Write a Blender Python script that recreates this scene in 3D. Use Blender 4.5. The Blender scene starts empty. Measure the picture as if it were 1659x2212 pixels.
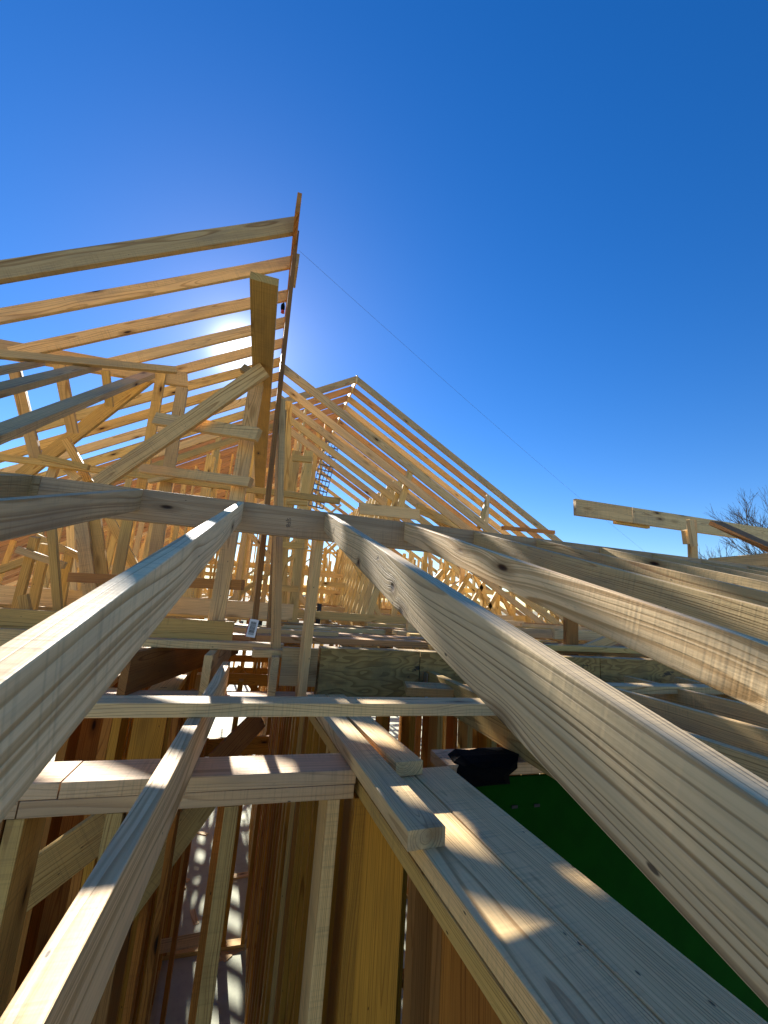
import bpy, bmesh, math, random
from mathutils import Vector, Matrix
random.seed(7)
S = bpy.context.scene
COL = S.collection
EYE = 3.6                      # height of the viewpoint above the slab
O0 = Vector((0, 0, EYE))

# ---------------------------------------------------------------- camera
F, CX, CY = 880.0, 829.5, 1106.0
cY = Vector((563-CX, 1275-CY, F)).normalized()
cX = Vector((4070-CX, 1529-CY, F)); cX = (cX - cX.dot(cY)*cY).normalized()
cZ = cX.cross(cY)
if cZ.y > 0: cZ = -cZ
def ray(x, y):
    v = Vector((x-CX, y-CY, F)); return Vector((cX.dot(v), cY.dot(v), cZ.dot(v)))
def W(x, y, X=None, Y=None, Z=None, D=None):
    r = ray(x, y)
    s = X/r.x if X is not None else Y/r.y if Y is not None else Z/r.z if Z is not None else D/F
    return r*s
cam = bpy.data.cameras.new("camera"); camo = bpy.data.objects.new("camera", cam); COL.objects.link(camo)
cam.sensor_fit = 'HORIZONTAL'; cam.sensor_width = 36; cam.lens = 36*F/1659.0
cam.clip_start = 0.02; cam.clip_end = 3000
right = Vector((cX.x, cY.x, cZ.x)); down = Vector((cX.y, cY.y, cZ.y)); fwd = Vector((cX.z, cY.z, cZ.z))
M = Matrix.Identity(4)
for i in range(3):
    M[i][0] = right[i]; M[i][1] = -down[i]; M[i][2] = -fwd[i]; M[i][3] = O0[i]
camo.matrix_world = M
S.camera = camo
S.cycles.max_bounces = 7; S.cycles.diffuse_bounces = 5; S.cycles.glossy_bounces = 2; S.cycles.caustics_reflective = False

# ---------------------------------------------------------------- material helpers
class NT:
    def __init__(s, name):
        s.m = bpy.data.materials.new(name); s.m.use_nodes = True
        s.t = s.m.node_tree; s.n = s.t.nodes; s.l = s.t.links
        s.b = s.n['Principled BSDF']
    def add(s, typ, **k):
        n = s.n.new('ShaderNode'+typ)
        for a, v in k.items(): setattr(n, a, v)
        return n
    def put(s, sock, v):
        if hasattr(v, 'is_linked'): s.l.new(v, sock)
        elif v is not None: sock.default_value = v
    def math(s, op, a, b=None, c=None, clamp=False):
        n = s.add('Math', operation=op, use_clamp=clamp)
        for i, v in enumerate((a, b, c)):
            if v is not None: s.put(n.inputs[i], v)
        return n.outputs[0]
    def vm(s, op, a, b=None):
        n = s.add('VectorMath', operation=op)
        s.put(n.inputs[0], a)
        if b is not None: s.put(n.inputs[1], b)
        return n.outputs['Value'] if op in ('LENGTH', 'DISTANCE') else n.outputs[0]
    def noise(s, vec, scale, detail=3, rough=.5, dist=0, out='Fac'):
        n = s.add('TexNoise'); s.put(n.inputs['Vector'], vec)
        n.inputs['Scale'].default_value = scale; n.inputs['Detail'].default_value = detail
        n.inputs['Roughness'].default_value = rough; n.inputs['Distortion'].default_value = dist
        return n.outputs[out]
    def sstep(s, v, a, b, lo=0., hi=1.):
        n = s.add('MapRange', interpolation_type='SMOOTHSTEP'); s.put(n.inputs[0], v)
        for i, q in zip((1, 2, 3, 4), (a, b, lo, hi)): n.inputs[i].default_value = q
        return n.outputs[0]
    def mix(s, f, a, b, mode='MIX'):
        n = s.add('Mix', data_type='RGBA', blend_type=mode)
        s.put(n.inputs[0], f); s.put(n.inputs[6], a); s.put(n.inputs[7], b)
        return n.outputs[2]
    def bump(s, h, st, dist=.002, nrm=None):
        n = s.add('Bump'); s.put(n.inputs['Height'], h); n.inputs['Strength'].default_value = st
        n.inputs['Distance'].default_value = dist
        if nrm: s.l.new(nrm, n.inputs['Normal'])
        return n.outputs[0]
def C3(r, g, b): return (r, g, b, 1)

def wood(name, early, late, knots=None, ring=.0062, cheap=False, line=.62):
    t = NT(name)
    tc = t.add('TexCoord').outputs['Object']
    oi = t.add('ObjectInfo'); rnd = oi.outputs['Random']
    off = t.add('CombineXYZ'); t.put(off.inputs[0], t.math('MULTIPLY', rnd, 37.))
    t.put(off.inputs[1], t.math('MULTIPLY', rnd, 11.3)); t.put(off.inputs[2], t.math('MULTIPLY', rnd, 23.7))
    p = t.vm('ADD', tc, off.outputs[0])
    if knots:
        kd = None
        for (kx, ky, kz, kr) in knots:
            d = t.vm('SUBTRACT', tc, (kx, ky, kz)); d = t.vm('MULTIPLY', d, (.62/kr, .25/kr, 1./kr))
            d = t.vm('LENGTH', d)
            kd = d if kd is None else t.math('MINIMUM', kd, d)
    else:
        vo = t.add('TexVoronoi', feature='F1'); t.put(vo.inputs['Vector'], t.vm('MULTIPLY', p, (2.3, 7., 7.)))
        vo.inputs['Scale'].default_value = 1
        kd = t.math('DIVIDE', vo.outputs['Distance'], .085)
    # growth rings round a wandering pith, pushed aside by the knots
    low = t.noise(t.vm('MULTIPLY', p, (1.3, 4., 4.)), 1., 1, .5, 0, 'Color')
    low = t.vm('SUBTRACT', low, (.5, .5, .5)); q = t.vm('ADD', tc, t.vm('MULTIPLY', low, (0., .055, .05)))
    pith = t.add('CombineXYZ')
    t.put(pith.inputs[1], t.math('MULTIPLY_ADD', rnd, .09, -.10))
    r2 = t.math('FRACT', t.math('MULTIPLY', rnd, 57.3)); t.put(pith.inputs[2], t.math('MULTIPLY_ADD', r2, .15, -.075))
    q = t.vm('SUBTRACT', q, pith.outputs[0])
    sep = t.add('SeparateXYZ'); t.put(sep.inputs[0], q)
    rad = t.math('SQRT', t.math('ADD', t.math('MULTIPLY', sep.outputs[1], sep.outputs[1]), t.math('MULTIPLY', sep.outputs[2], sep.outputs[2])))
    kk = t.math('MULTIPLY', kd, kd)
    if not cheap:
        swirl = t.math('POWER', 2.718, t.math('MULTIPLY', kk, -.2))
        rad = t.math('MULTIPLY_ADD', swirl, .011, rad)
    fib = t.noise(t.vm('MULTIPLY', p, (6., 220., 220.)), 1., 1 if cheap else 2, .6)
    rad = t.math('MULTIPLY_ADD', fib, .0014, rad)
    one = t.add('TexNoise', noise_dimensions='1D'); one.inputs['Scale'].default_value = 1; one.inputs['Detail'].default_value = 1
    t.put(one.inputs['W'], t.math('MULTIPLY', rad, 75.))
    ph = t.math('ADD', t.math('DIVIDE', rad, ring), t.math('MULTIPLY', one.outputs[0], 2.4))
    ph = t.math('FRACT', ph)
    lw = t.sstep(ph, line, .92); lw = t.math('MULTIPLY', lw, t.sstep(ph, .93, 1., 1., 0.))
    var = t.noise(t.vm('MULTIPLY', p, (.8, 25., 25.)), 1., 1)
    lw = t.math('MULTIPLY', lw, t.math('MULTIPLY_ADD', var, 1.3, .15), clamp=True)
    c = t.mix(lw, early, late)
    c = t.mix(t.sstep(fib, .35, .75, 0., .22), c, tuple(v*.6 for v in late[:3])+(1,))
    st = t.noise(t.vm('MULTIPLY', p, (1.6, 9., 9.)), 1., 3, .65)
    c = t.mix(t.sstep(st, .45, .72, 0., .5), c, C3(.36, .27, .175))
    if not cheap:
        saw = t.noise(t.vm('MULTIPLY', p, (150., 3., 3.)), 1., 1)
        sm = t.sstep(t.noise(t.vm('MULTIPLY', p, (1.5, 8., 8.)), 1., 1), .42, .6)
        c = t.mix(t.math('MULTIPLY', t.sstep(saw, .45, .8, 0., .3), sm), c, C3(.2, .15, .09))
        bl = t.noise(t.vm('MULTIPLY', p, (14., 60., 60.)), 1., 4, .75)
        c = t.mix(t.sstep(bl, .6, .74, 0., .4), c, C3(.2, .13, .07))
    c = t.mix(t.sstep(kd, .9, 2.6, .6, 0.), c, tuple(v*.55 for v in late[:3])+(1,))
    c = t.mix(t.sstep(kd, .5, 1.05, 1., 0.), c, C3(.06, .028, .013))
    c = t.mix(t.sstep(kd, .25, .5, .8, 0.), c, C3(.012, .008, .006))
    sp = t.add('TexVoronoi'); t.put(sp.inputs['Vector'], t.vm('MULTIPLY', p, (9., 22., 22.))); sp.inputs['Scale'].default_value = 1
    c = t.mix(t.sstep(sp.outputs['Distance'], .03, .055, .85, 0.), c, C3(.03, .02, .015))
    tint = t.mix(1., c, oi.outputs['Color'], 'MULTIPLY')
    t.put(t.b.inputs['Base Color'], tint)
    t.b.inputs['Roughness'].default_value = .6
    t.b.inputs['Specular IOR Level'].default_value = .22
    if not cheap:
        h = t.math('ADD', t.math('MULTIPLY', lw, -.8), t.math('MULTIPLY', fib, .8))
        h = t.math('ADD', h, t.math('MULTIPLY', saw, .5)); h = t.math('ADD', h, t.sstep(kd, .3, 1.1, -1.5, 0.))
        h = t.math('ADD', h, t.math('MULTIPLY', bl, .7))
        t.put(t.b.inputs['Normal'], t.bump(h, .6, .0014))
    return t.m
PINE = wood('pine_lumber', C3(.84, .585, .27), C3(.42, .23, .08))
PINE_W = wood('pine_lumber_flat_sawn', C3(.90, .65, .345), C3(.50, .30, .12), ring=.014, line=.5)
PINE_S = wood('pine_lumber_soft_grain', C3(.77, .52, .285), C3(.52, .32, .16), ring=.008)
PINE_F = wood('pine_lumber_plain', C3(.84, .605, .29), C3(.42, .235, .075), cheap=True)

def simple(name, col, rough=.8, nscale=0, namp=.3, metal=0, bump=0):
    t = NT(name); t.b.inputs['Roughness'].default_value = rough; t.b.inputs['Metallic'].default_value = metal
    tc = t.add('TexCoord').outputs['Object']
    if nscale:
        nz = t.noise(tc, nscale, 5, .65)
        c = t.mix(t.sstep(nz, .3, .7, 0., namp), C3(*col), C3(*[v*.4 for v in col]))
        t.put(t.b.inputs['Base Color'], c)
        if bump: t.put(t.b.inputs['Normal'], t.bump(nz, bump, .01))
    else: t.b.inputs['Base Color'].default_value = C3(*col)
    return t.m
M_GREEN = simple('green_sheathing', (.003, .055, .002), .9, 9, .35)
M_GREEN.node_tree.nodes['Principled BSDF'].inputs['Specular IOR Level'].default_value = .08
M_BLACK = simple('black_felt', (.004, .004, .004), .85, 30, .5, bump=.5)
M_BLACK.node_tree.nodes['Principled BSDF'].inputs['Specular IOR Level'].default_value = .08
M_PAPER = simple('kraft_paper', (.42, .33, .2), .8)
M_WHITE = simple('label_paper', (.8, .8, .78), .6)
M_INK = simple('ink', (.02, .018, .02), .7)
M_STAMP = simple('stamp_ink', (.16, .115, .09), .9, 300, .5)
M_RED = simple('red_plastic', (.5, .03, .02), .4)
M_METAL = simple('galvanised_metal', (.55, .56, .58), .4, 20, .3, 1)
M_ALU = simple('aluminium', (.16, .16, .14), .5, 30, .4, .3)
M_STRING = simple('string_cord', (.12, .17, .28), .8)
M_BARK = simple('bark', (.16, .13, .11), .9, 6, .5, bump=.5)
M_PVC = simple('black_pipe', (.015, .015, .017), .5)
def concrete():
    t = NT('concrete'); tc = t.add('TexCoord').outputs['Object']
    a = t.noise(tc, .7, 6, .6); b = t.noise(tc, 14, 6, .7)
    c = t.mix(t.sstep(a, .3, .7), C3(.54, .56, .40), C3(.39, .40, .29))
    c = t.mix(t.sstep(b, .45, .75, 0., .4), c, C3(.26, .24, .21))
    d = t.noise(tc, 2.2, 4, .7); c = t.mix(t.sstep(d, .58, .7, 0., .5), c, C3(.3, .24, .17))
    t.put(t.b.inputs['Base Color'], c); t.b.inputs['Roughness'].default_value = .75
    t.put(t.b.inputs['Normal'], t.bump(b, .3, .004)); return t.m
def dirt():
    t = NT('soil'); tc = t.add('TexCoord').outputs['Object']
    a = t.noise(tc, .12, 8, .6); b = t.noise(tc, 4, 8, .7)
    c = t.mix(t.sstep(a, .4, .6), C3(.30, .22, .14), C3(.11, .13, .05))
    c = t.mix(t.sstep(b, .4, .7, 0., .6), c, C3(.12, .085, .05))
    t.put(t.b.inputs['Base Color'], c); t.b.inputs['Roughness'].default_value = .95
    t.put(t.b.inputs['Normal'], t.bump(b, .6, .05)); return t.m
def plywood():
    t = NT('treated_plywood'); tc = t.add('TexCoord').outputs['Object']
    low = t.noise(t.vm('MULTIPLY', tc, (1.6, 1., 5.)), 1., 3, .5)
    ph = t.math('FRACT', t.math('MULTIPLY', low, 22.))
    lw = t.sstep(ph, .3, .95)
    c = t.mix(lw, C3(.46, .29, .08), C3(.27, .155, .035))
    g = t.noise(tc, 2.3, 6, .7); c = t.mix(t.sstep(g, .5, .62, 0., .55), c, C3(.17, .12, .045))
    k = t.noise(t.vm('MULTIPLY', tc, (2.4, 1., 6.)), 1.2, 6, .75); c = t.mix(t.sstep(k, .63, .68), c, C3(.025, .018, .01))
    f = t.noise(t.vm('MULTIPLY', tc, (8., 300., 300.)), 1., 3, .6); c = t.mix(t.sstep(f, .4, .7, 0., .3), c, C3(.12, .08, .03))
    t.put(t.b.inputs['Base Color'], c); t.b.inputs['Roughness'].default_value = .7
    t.put(t.b.inputs['Normal'], t.bump(f, .3, .002)); return t.m
M_CONC, M_DIRT, M_PLY = concrete(), dirt(), plywood()

# ---------------------------------------------------------------- object helpers
def tag(o, label=None, cat=None, group=None, kind=None):
    if label: o['label'] = label
    if cat: o['category'] = cat
    if group: o['group'] = group
    if kind: o['kind'] = kind
    return o
def link(name, me, mat, parent=None):
    o = bpy.data.objects.new(name, me); COL.objects.link(o)
    if mat and not me.materials: me.materials.append(mat)
    if parent: o.parent = parent
    return o
def empty(name, loc, label, cat, group=None):
    o = bpy.data.objects.new(name, None); COL.objects.link(o); o.location = Vector(loc)+O0
    o.empty_display_size = .1
    return tag(o, label, cat, group)
def beam_mesh(L, w, t, r=.0, c0=0., c1=0., seg=1, wob=0., seed=0, twist=0., notches=None):
    """a sawn board: length along X, thickness along Y, width along Z, centred on its axis"""
    bm = bmesh.new(); rg = random.Random(seed)
    if r > 0:
        k = 3; pr = []
        for (sy, sz, a0) in ((1, 1, 0), (-1, 1, 90), (-1, -1, 180), (1, -1, 270)):
            for i in range(k):
                a = math.radians(a0+90*i/(k-1)); pr.append((sy*(t/2-r)+r*math.cos(a), sz*(w/2-r)+r*math.sin(a)))
    else: pr = [(t/2, w/2), (-t/2, w/2), (-t/2, -w/2), (t/2, -w/2)]
    f1, f2, a1, a2 = rg.uniform(.5, 1.2), rg.uniform(1, 2), rg.uniform(0, 6), rg.uniform(0, 6)
    rings = []
    for i in range(seg+1):
        x = L*i/seg; u = i/seg; row = []
        dy = wob*(math.sin(f1*x+a1)-math.sin(a1))*.8; dz = wob*.5*(math.sin(f2*x+a2)-math.sin(a2))
        tw = twist*u; ct, sn = math.cos(tw), math.sin(tw)
        for j, (y, z) in enumerate(pr):
            xx = x+(c0*z if i == 0 else c1*z if i == seg else 0)
            e = wob*.08*math.sin(9*x+j) if wob else 0
            row.append(bm.verts.new((xx, y*ct-z*sn+dy, y*sn+z*ct+dz+e)))
        rings.append(row)
    n = len(pr)
    for a, b in zip(rings, rings[1:]):
        for j in range(n):
            bm.faces.new((a[j], a[(j+1) % n], b[(j+1) % n], b[j]))
    bm.faces.new(rings[0][::-1]); bm.faces.new(rings[-1])
    bmesh.ops.recalc_face_normals(bm, faces=bm.faces)
    me = bpy.data.meshes.new('board'); bm.to_mesh(me); bm.free()
    return me
def tint(k='tan', v=None):
    b = dict(tan=(1, .97, .92), pale=(1.1, 1.08, 1.06), grey=(.86, .82, .78), gold=(.92, .84, .56), amber=(.98, .98, .80), rust=(.66, .50, .40), red=(.58, .32, .11),
             brown=(.46, .29, .16), orange=(.72, .47, .12), dark=(.5, .42, .32), green=(.60, .55, .40))[k]
    s = random.uniform(.86, 1.1) if v is None else v; h = random.uniform(-.04, .04)
    return (b[0]*s*(1+h), b[1]*s, b[2]*s*(1-h), 1)
UP = Vector((0, 0, 1))
def board(name, p0, p1, w, t=.038, up=UP, anchor=(0, 0), label=None, cat=None, group=None, col='tan', mat=None,
          parent=None, hero=False, c0=0., c1=0., wob=None, roll=0., v=None, me=None, twist=0.):
    """p0-p1 run along the line of the cross-section given by anchor (thickness side, width side) in -1..1"""
    p0, p1 = Vector(p0), Vector(p1); ax = p1-p0; L = ax.length; x = ax/L
    z = Vector(up); z = (z-z.dot(x)*x).normalized(); y = z.cross(x)
    if roll:
        R = Matrix.Rotation(roll, 3, x); y = R @ y; z = R @ z
    ay = anchor[0]*(-1 if y.z < -.7 else 1)      # on flat boards +1 always means the upper side
    org = p0 - y*ay*t/2 - z*anchor[1]*w/2
    if me is None:
        if hero: me = beam_mesh(L, w, t, .0018, c0, c1, max(6, int(L*7)), (.0016 if L > 1.5 else .0006) if wob is None else wob, random.random(), twist)
        else: me = beam_mesh(L, w, t, 0, c0, c1, max(1, int(L*2)) if (wob or twist) else 1, wob or 0, random.random(), twist)
    o = link(name, me, mat or (PINE_F if not hero else PINE), None)
    mw = Matrix.Identity(4)
    for i in range(3): mw[i][0] = x[i]; mw[i][1] = y[i]; mw[i][2] = z[i]; mw[i][3] = org[i]+O0[i]
    if parent:
        o.parent = parent; mw = Matrix.Translation(-parent.location) @ mw
    o.matrix_basis = mw
    o.color = tint(col, v)
    if not parent: tag(o, label, cat or 'board', group)
    elif label: o['label'] = label
    return o
ORD = ['first', 'second', 'third', 'fourth', 'fifth', 'sixth', 'seventh', 'eighth', 'ninth', 'tenth', 'eleventh', 'twelfth', 'thirteenth',
       'fourteenth', 'fifteenth', 'sixteenth', 'seventeenth', 'eighteenth', 'nineteenth', 'twentieth', 'twenty-first', 'twenty-second',
       'twenty-third', 'twenty-fourth', 'twenty-fifth', 'twenty-sixth', 'twenty-seventh', 'twenty-eighth', 'twenty-ninth', 'thirtieth',
       'thirty-first', 'thirty-second', 'thirty-third', 'thirty-fourth', 'thirty-fifth', 'thirty-sixth']
def sticker(parent, x, z, y, w, h, name='barcode_label', bars=True):
    """a small printed label lying on a board's face (local coordinates of the board)"""
    bm = bmesh.new()
    vs = [bm.verts.new(p) for p in ((x, y, z), (x+w, y, z), (x+w, y, z+h), (x, y, z+h))]; bm.faces.new(vs)
    me = bpy.data.meshes.new(name); bm.to_mesh(me); bm.free()
    return link(name, me, M_WHITE, parent)

# ---------------------------------------------------------------- world and light
sd = ray(517, 757).normalized()
elev = math.asin(sd.z); az = math.atan2(sd.x, sd.y)
wd = bpy.data.worlds.new("World"); S.world = wd; wd.use_nodes = True
nt = wd.node_tree; bg = nt.nodes['Background']
sky = nt.nodes.new('ShaderNodeTexSky'); sky.sky_type = 'NISHITA'; sky.sun_disc = False
sky.sun_elevation = elev; sky.sun_rotation = az
sky.air_density = 1.0; sky.dust_density = .08; sky.ozone_density = 3.0; sky.altitude = 200
hs = nt.nodes.new('ShaderNodeHueSaturation'); hs.inputs['Saturation'].default_value = 1.35; hs.inputs['Hue'].default_value = .511
hs.inputs['Value'].default_value = .92
nt.links.new(sky.outputs[0], hs.inputs['Color'])
# the air's own bright aureole round the sun, added to the sky
tcw = nt.nodes.new('ShaderNodeTexCoord'); dp = nt.nodes.new('ShaderNodeVectorMath'); dp.operation = 'DOT_PRODUCT'
nt.links.new(tcw.outputs['Generated'], dp.inputs[0]); dp.inputs[1].default_value = sd
def wm(op, a, b):
    n = nt.nodes.new('ShaderNodeMath'); n.operation = op
    for i, v in enumerate((a, b)):
        if hasattr(v, 'is_linked'): nt.links.new(v, n.inputs[i])
        else: n.inputs[i].default_value = v
    return n.outputs[0]
dd = wm('MAXIMUM', dp.outputs['Value'], 0.)
au = wm('ADD', wm('MULTIPLY', wm('POWER', dd, 1100.), 14.), wm('ADD', wm('MULTIPLY', wm('POWER', dd, 170.), 1.2), wm('MULTIPLY', wm('POWER', dd, 22.), .14)))
sc = nt.nodes.new('ShaderNodeVectorMath'); sc.operation = 'SCALE'; sc.inputs[0].default_value = (1, .97, .9); nt.links.new(au, sc.inputs['Scale'])
ad = nt.nodes.new('ShaderNodeVectorMath'); ad.operation = 'ADD'; nt.links.new(hs.outputs[0], ad.inputs[0]); nt.links.new(sc.outputs[0], ad.inputs[1])
nt.links.new(ad.outputs[0], bg.inputs['Color'])
bg.inputs['Strength'].default_value = .075
sun = bpy.data.lights.new("sun", 'SUN'); sun.energy = 5; sun.angle = math.radians(.53); sun.color = (1, .96, .88)
so = bpy.data.objects.new("sun", sun); COL.objects.link(so); so.location = sd*50+O0
so.rotation_euler = sd.to_track_quat('Z', 'Y').to_euler()
S.view_settings.view_transform = 'Standard'; S.view_settings.look = 'None'
S.view_settings.exposure = 1.35; S.view_settings.gamma = 1

# ---------------------------------------------------------------- the setting
def sheet(name, x0, x1, y0, y1, z, mat):
    bm = bmesh.new(); vs = [bm.verts.new(p) for p in ((x0, y0, z), (x1, y0, z), (x1, y1, z), (x0, y1, z))]; bm.faces.new(vs)
    me = bpy.data.meshes.new(name); bm.to_mesh(me); bm.free()
    return tag(link(name, me, mat), kind='structure')
sheet('ground', -900, 900, -900, 1400, -.25, M_DIRT)
bm = bmesh.new(); bmesh.ops.create_cube(bm, size=1)
for vv in bm.verts: vv.co = (vv.co.x*26+1, vv.co.y*34+11, vv.co.z*.3-.15)
me = bpy.data.meshes.new('slab'); bm.to_mesh(me); bm.free(); tag(link('floor', me, M_CONC), kind='structure')

ZP = -.51                        # top of the wall plates, measured from the eye
ZF = -EYE                        # slab
T15 = math.tan(math.radians(15))
S2 = 7/12.; A2 = math.atan(S2)

# ================================================================= near lean roof
YR = 1.94; ZR = .392
G_N = 'pale rafters of the near low roof'
board('ridge_board', (-.915, YR+.019, ZR), (3.9, YR+.019, ZR+.01), .14, .03, anchor=(0, 1), col='grey', mat=PINE_S, hero=True, wob=.001,
      v=.8,
      label='long weathered ridge board crossing the picture behind the near rafters', cat='ridge board')
board('ridge_board', (-3.2, YR+.012, ZR-.055), (-.918, YR+.019, ZR+.004), .14, .03, anchor=(0, 1), col='grey', v=.68, hero=True, wob=.003,
      label='darker ridge board butted to the long one at the left edge', cat='ridge board')
NRX = [-.96, -.555, -.137, .268, .676, 1.07, 1.465, 1.90, 2.30, 2.71, 3.12, 3.53]
NRL = ['dark rafter end leaving the ridge at the far left edge', 'grey rafter running out of the left edge high up, lit along its top',
       'wide near rafter with sunlit top running down to the lower left', 'largest pale rafter with big knots running down to the lower right corner',
       'pale rafter just above the largest one on the right', 'shaded grey rafter with small stamp, third from centre on the right',
       'rafter with dark red knot near the ridge, fourth on the right', 'fifth pale rafter right of centre along the ridge',
       'sixth thin looking rafter right of centre along the ridge', 'seventh rafter right of centre along the ridge',
       'eighth rafter right of centre along the ridge', 'last visible rafter at the right end of the near ridge']
hero_knots = [(.33, -.013, .0, .007), (.86, -.013, -.028, .009), (1.20, -.013, -.012, .010), (1.27, -.013, -.044, .013), (1.62, -.013, -.05, .011), (1.06, -.013, .02, .004)]
M_HERO = wood('pine_lumber_knotty', C3(.66, .475, .25), C3(.21, .125, .055), knots=hero_knots, ring=.0068)
for i, x in enumerate(NRX):
    L = 3.9 if 1 < i < 4 else 3.4
    d = Vector((0, -math.cos(math.radians(15)), -math.sin(math.radians(15))))
    p = Vector((x, YR+.003, ZR-.002))
    o = board('rafter', p, p+d*L, .089, .0265, anchor=(0, 1), c0=-T15, hero=True, wob=.0012 if i not in (2, 3) else .0003,
              col='pale' if i in (2, 3, 4) else 'tan', v=[.6, .72, 1.0, 1.0, .95, .82, .8, .9, .85, .85, .8, .8][i],
              mat=M_HERO if i == 3 else PINE_W if i in (1, 2, 4) else PINE, label=NRL[i], cat='rafter', group=G_N)
    if i == 3: R1 = o
    if i == 5: R3 = o

# ================================================================= ceiling joists, beam, plates
board('ceiling_joist', (-.185, -.75, ZP+.14), (-.138, 2.34, ZP+.14), .14, anchor=(1, 1), hero=True, col='tan', v=1.06, wob=.0006, mat=PINE_W,
      label='narrow ceiling joist running from the lower left corner under the cross beam', cat='joist')
board('cross_board', (-.62, 1.36, ZP+.14+.001), (1.02, 1.345, ZP+.141), .089, up=(0, 1, 0), anchor=(-1, -1), hero=True, col='pale', v=.95,
      label='flat pale board lying across the joists in the middle', cat='board')
board('cross_board', (1.35, 1.78, ZP+.122), (3.1, 1.82, ZP+.12), .089, up=(0, 1, 0), anchor=(-1, -1), hero=True, col='tan', v=.95,
      label='flat board lying across the joists between the big rafters on the right', cat='board')
G_P = 'top plates of the near walls'
def plate(p0, p1, w, up, lab, **k):
    k.setdefault('mat', PINE_S if 'near plate' in lab or 'plate' in lab and 'weathered' not in lab else PINE)
    return board('top_plate', p0, p1, w, up=up, label=lab, cat='top plate', group=G_P, hero=True, **k)
plate((-.42, 1.325, ZP), (.345, 1.325, ZP), .14, (0, 1, 0), 'upper plate under the joist, sunlit in patches, right of the splice', anchor=(1, -1), col='tan', v=1.0)
plate((-1.9, 1.327, ZP), (-.424, 1.326, ZP), .14, (0, 1, 0), 'upper plate left of the angled splice, sunlit at its end', anchor=(1, -1), col='pale', v=.95)
plate((-.50, 1.326, ZP-.039), (.342, 1.325, ZP-.039), .14, (0, 1, 0), 'pinkish lower plate with pencil marks, right part', anchor=(1, -1), col='tan', v=.85)
plate((-1.9, 1.328, ZP-.039), (-.504, 1.327, ZP-.039), .14, (0, 1, 0), 'lower plate at the far left under the spliced plate', anchor=(1, -1), col='tan', v=.8)
plate((.65, 1.33, ZP), (3.2, 1.33, ZP), .14, (0, 1, 0), 'plate above the green panel beside the black felt', anchor=(1, -1), col='tan', v=.95)
# pair of boards running toward the viewer on wall B
plate((.3025, 2.16, ZP), (.472, -.1, ZP), .142, (1, 0, 0), 'left of the two long weathered plates with a sunlit knot', anchor=(1, -1), col='pale', v=1.05)
plate((.510, 1.31, ZP+.002), (.616, -.1, ZP+.002), .138, (1, 0, 0), 'right of the two long weathered plates beside the green panel', anchor=(1, -1), col='pale', v=1.05)
plate((.298, 2.16, ZP-.040), (.467, -.1, ZP-.040), .145, (1, 0, 0), 'yellow edged plate under the long weathered plate, with bark gaps', anchor=(1, -1), col='gold', v=.9)
board('loose_board', W(683, 1500, Z=ZP+.039), W(923, 1790, Z=ZP+.039), .089, up=(1, 0, 0), anchor=(1, 0), hero=True, col='tan', v=1.05,
      label='loose stud lying along the plates with its end grain toward the viewer', cat='board')
board('loose_board', W(724, 1500, Z=ZP+.042), W(885, 1645, Z=ZP+.042), .089, up=(1, 0, 0), anchor=(1, 0), hero=True, col='tan', v=1.1,
      label='shorter loose stud with sunlit top behind the longer one', cat='board')
plate((-.75, 2.2, ZP), (1.0, 2.2, ZP), .14, (0, 1, 0), 'sunlit plate carrying the three labelled joist ends', anchor=(1, -1), col='pale', v=1.0)
for i, x in enumerate((-.545, -.2, .115)):
    o = board('ceiling_joist', (x, 2.215, ZP+.002), (x+(.42 if i == 0 else .05), 4.6 if i else 3.6, ZP+.002), .184, anchor=(0, -1), hero=True, col='tan' if i else 'brown', v=.85,
              label=['left labelled joist end on the sunlit plate', 'middle labelled joist end beside the narrow joist', 'right labelled joist end beside the pale prop'][i],
              cat='joist', group='joist ends with paper labels')
    s = sticker(o, 0, 0, 0, .012, .03)
    s.matrix_basis = Matrix(((0, 0, 0, -.0015), (1, 0, 0, -.008), (0, 1, 0, -.02), (0, 0, 0, 1)))

# plywood faced header
for i, (xa, xb) in enumerate(((.335, .88), (.885, 2.1), (2.105, 2.93), (2.935, 3.9))):
    board('header_beam', (xa, 2.18+.01*i, ZP+.243), (xb, 2.18+.01*(i+1), ZP+.243), .24, t=.09, anchor=(-1, 1), mat=M_PLY,
          label=['stained plywood header section at the left with black stains', 'plywood header section behind the big knotty rafter',
                 'plywood header section under the second rafter on the right', 'rightmost plywood header section'][i], cat='header', group='plywood headers')
board('rim_board', (.15, 2.26, ZP+.235), (.33, 2.24, ZP+.235), .184, anchor=(1, 1), col='grey', v=.75, hero=True,
      label='short grey rim board left of the plywood header', cat='board')

# ================================================================= posts and braces over the near ridge
def vb(name, x0, y0, x1, y1, D0, D1, w, lab, cat='board', col='tan', t=.038, v=None, nrm=None, hero=False, group=None, c0=0, c1=0, name_mat=None):
    """a board between two picture points at real depths; its wide face turned to nrm"""
    a, b = W(x0, y0, D=D0), W(x1, y1, D=D1); ax = (b-a).normalized()
    n = Vector(nrm) if nrm else Vector((0, -1, 0))
    n = (n-n.dot(ax)*ax).normalized(); up = n.cross(ax)
    return board(name, a, b, w, t, up=up, label=lab, cat=cat, col=col, v=v, hero=hero, group=group, c0=c0, c1=c1, mat=name_mat)
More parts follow.
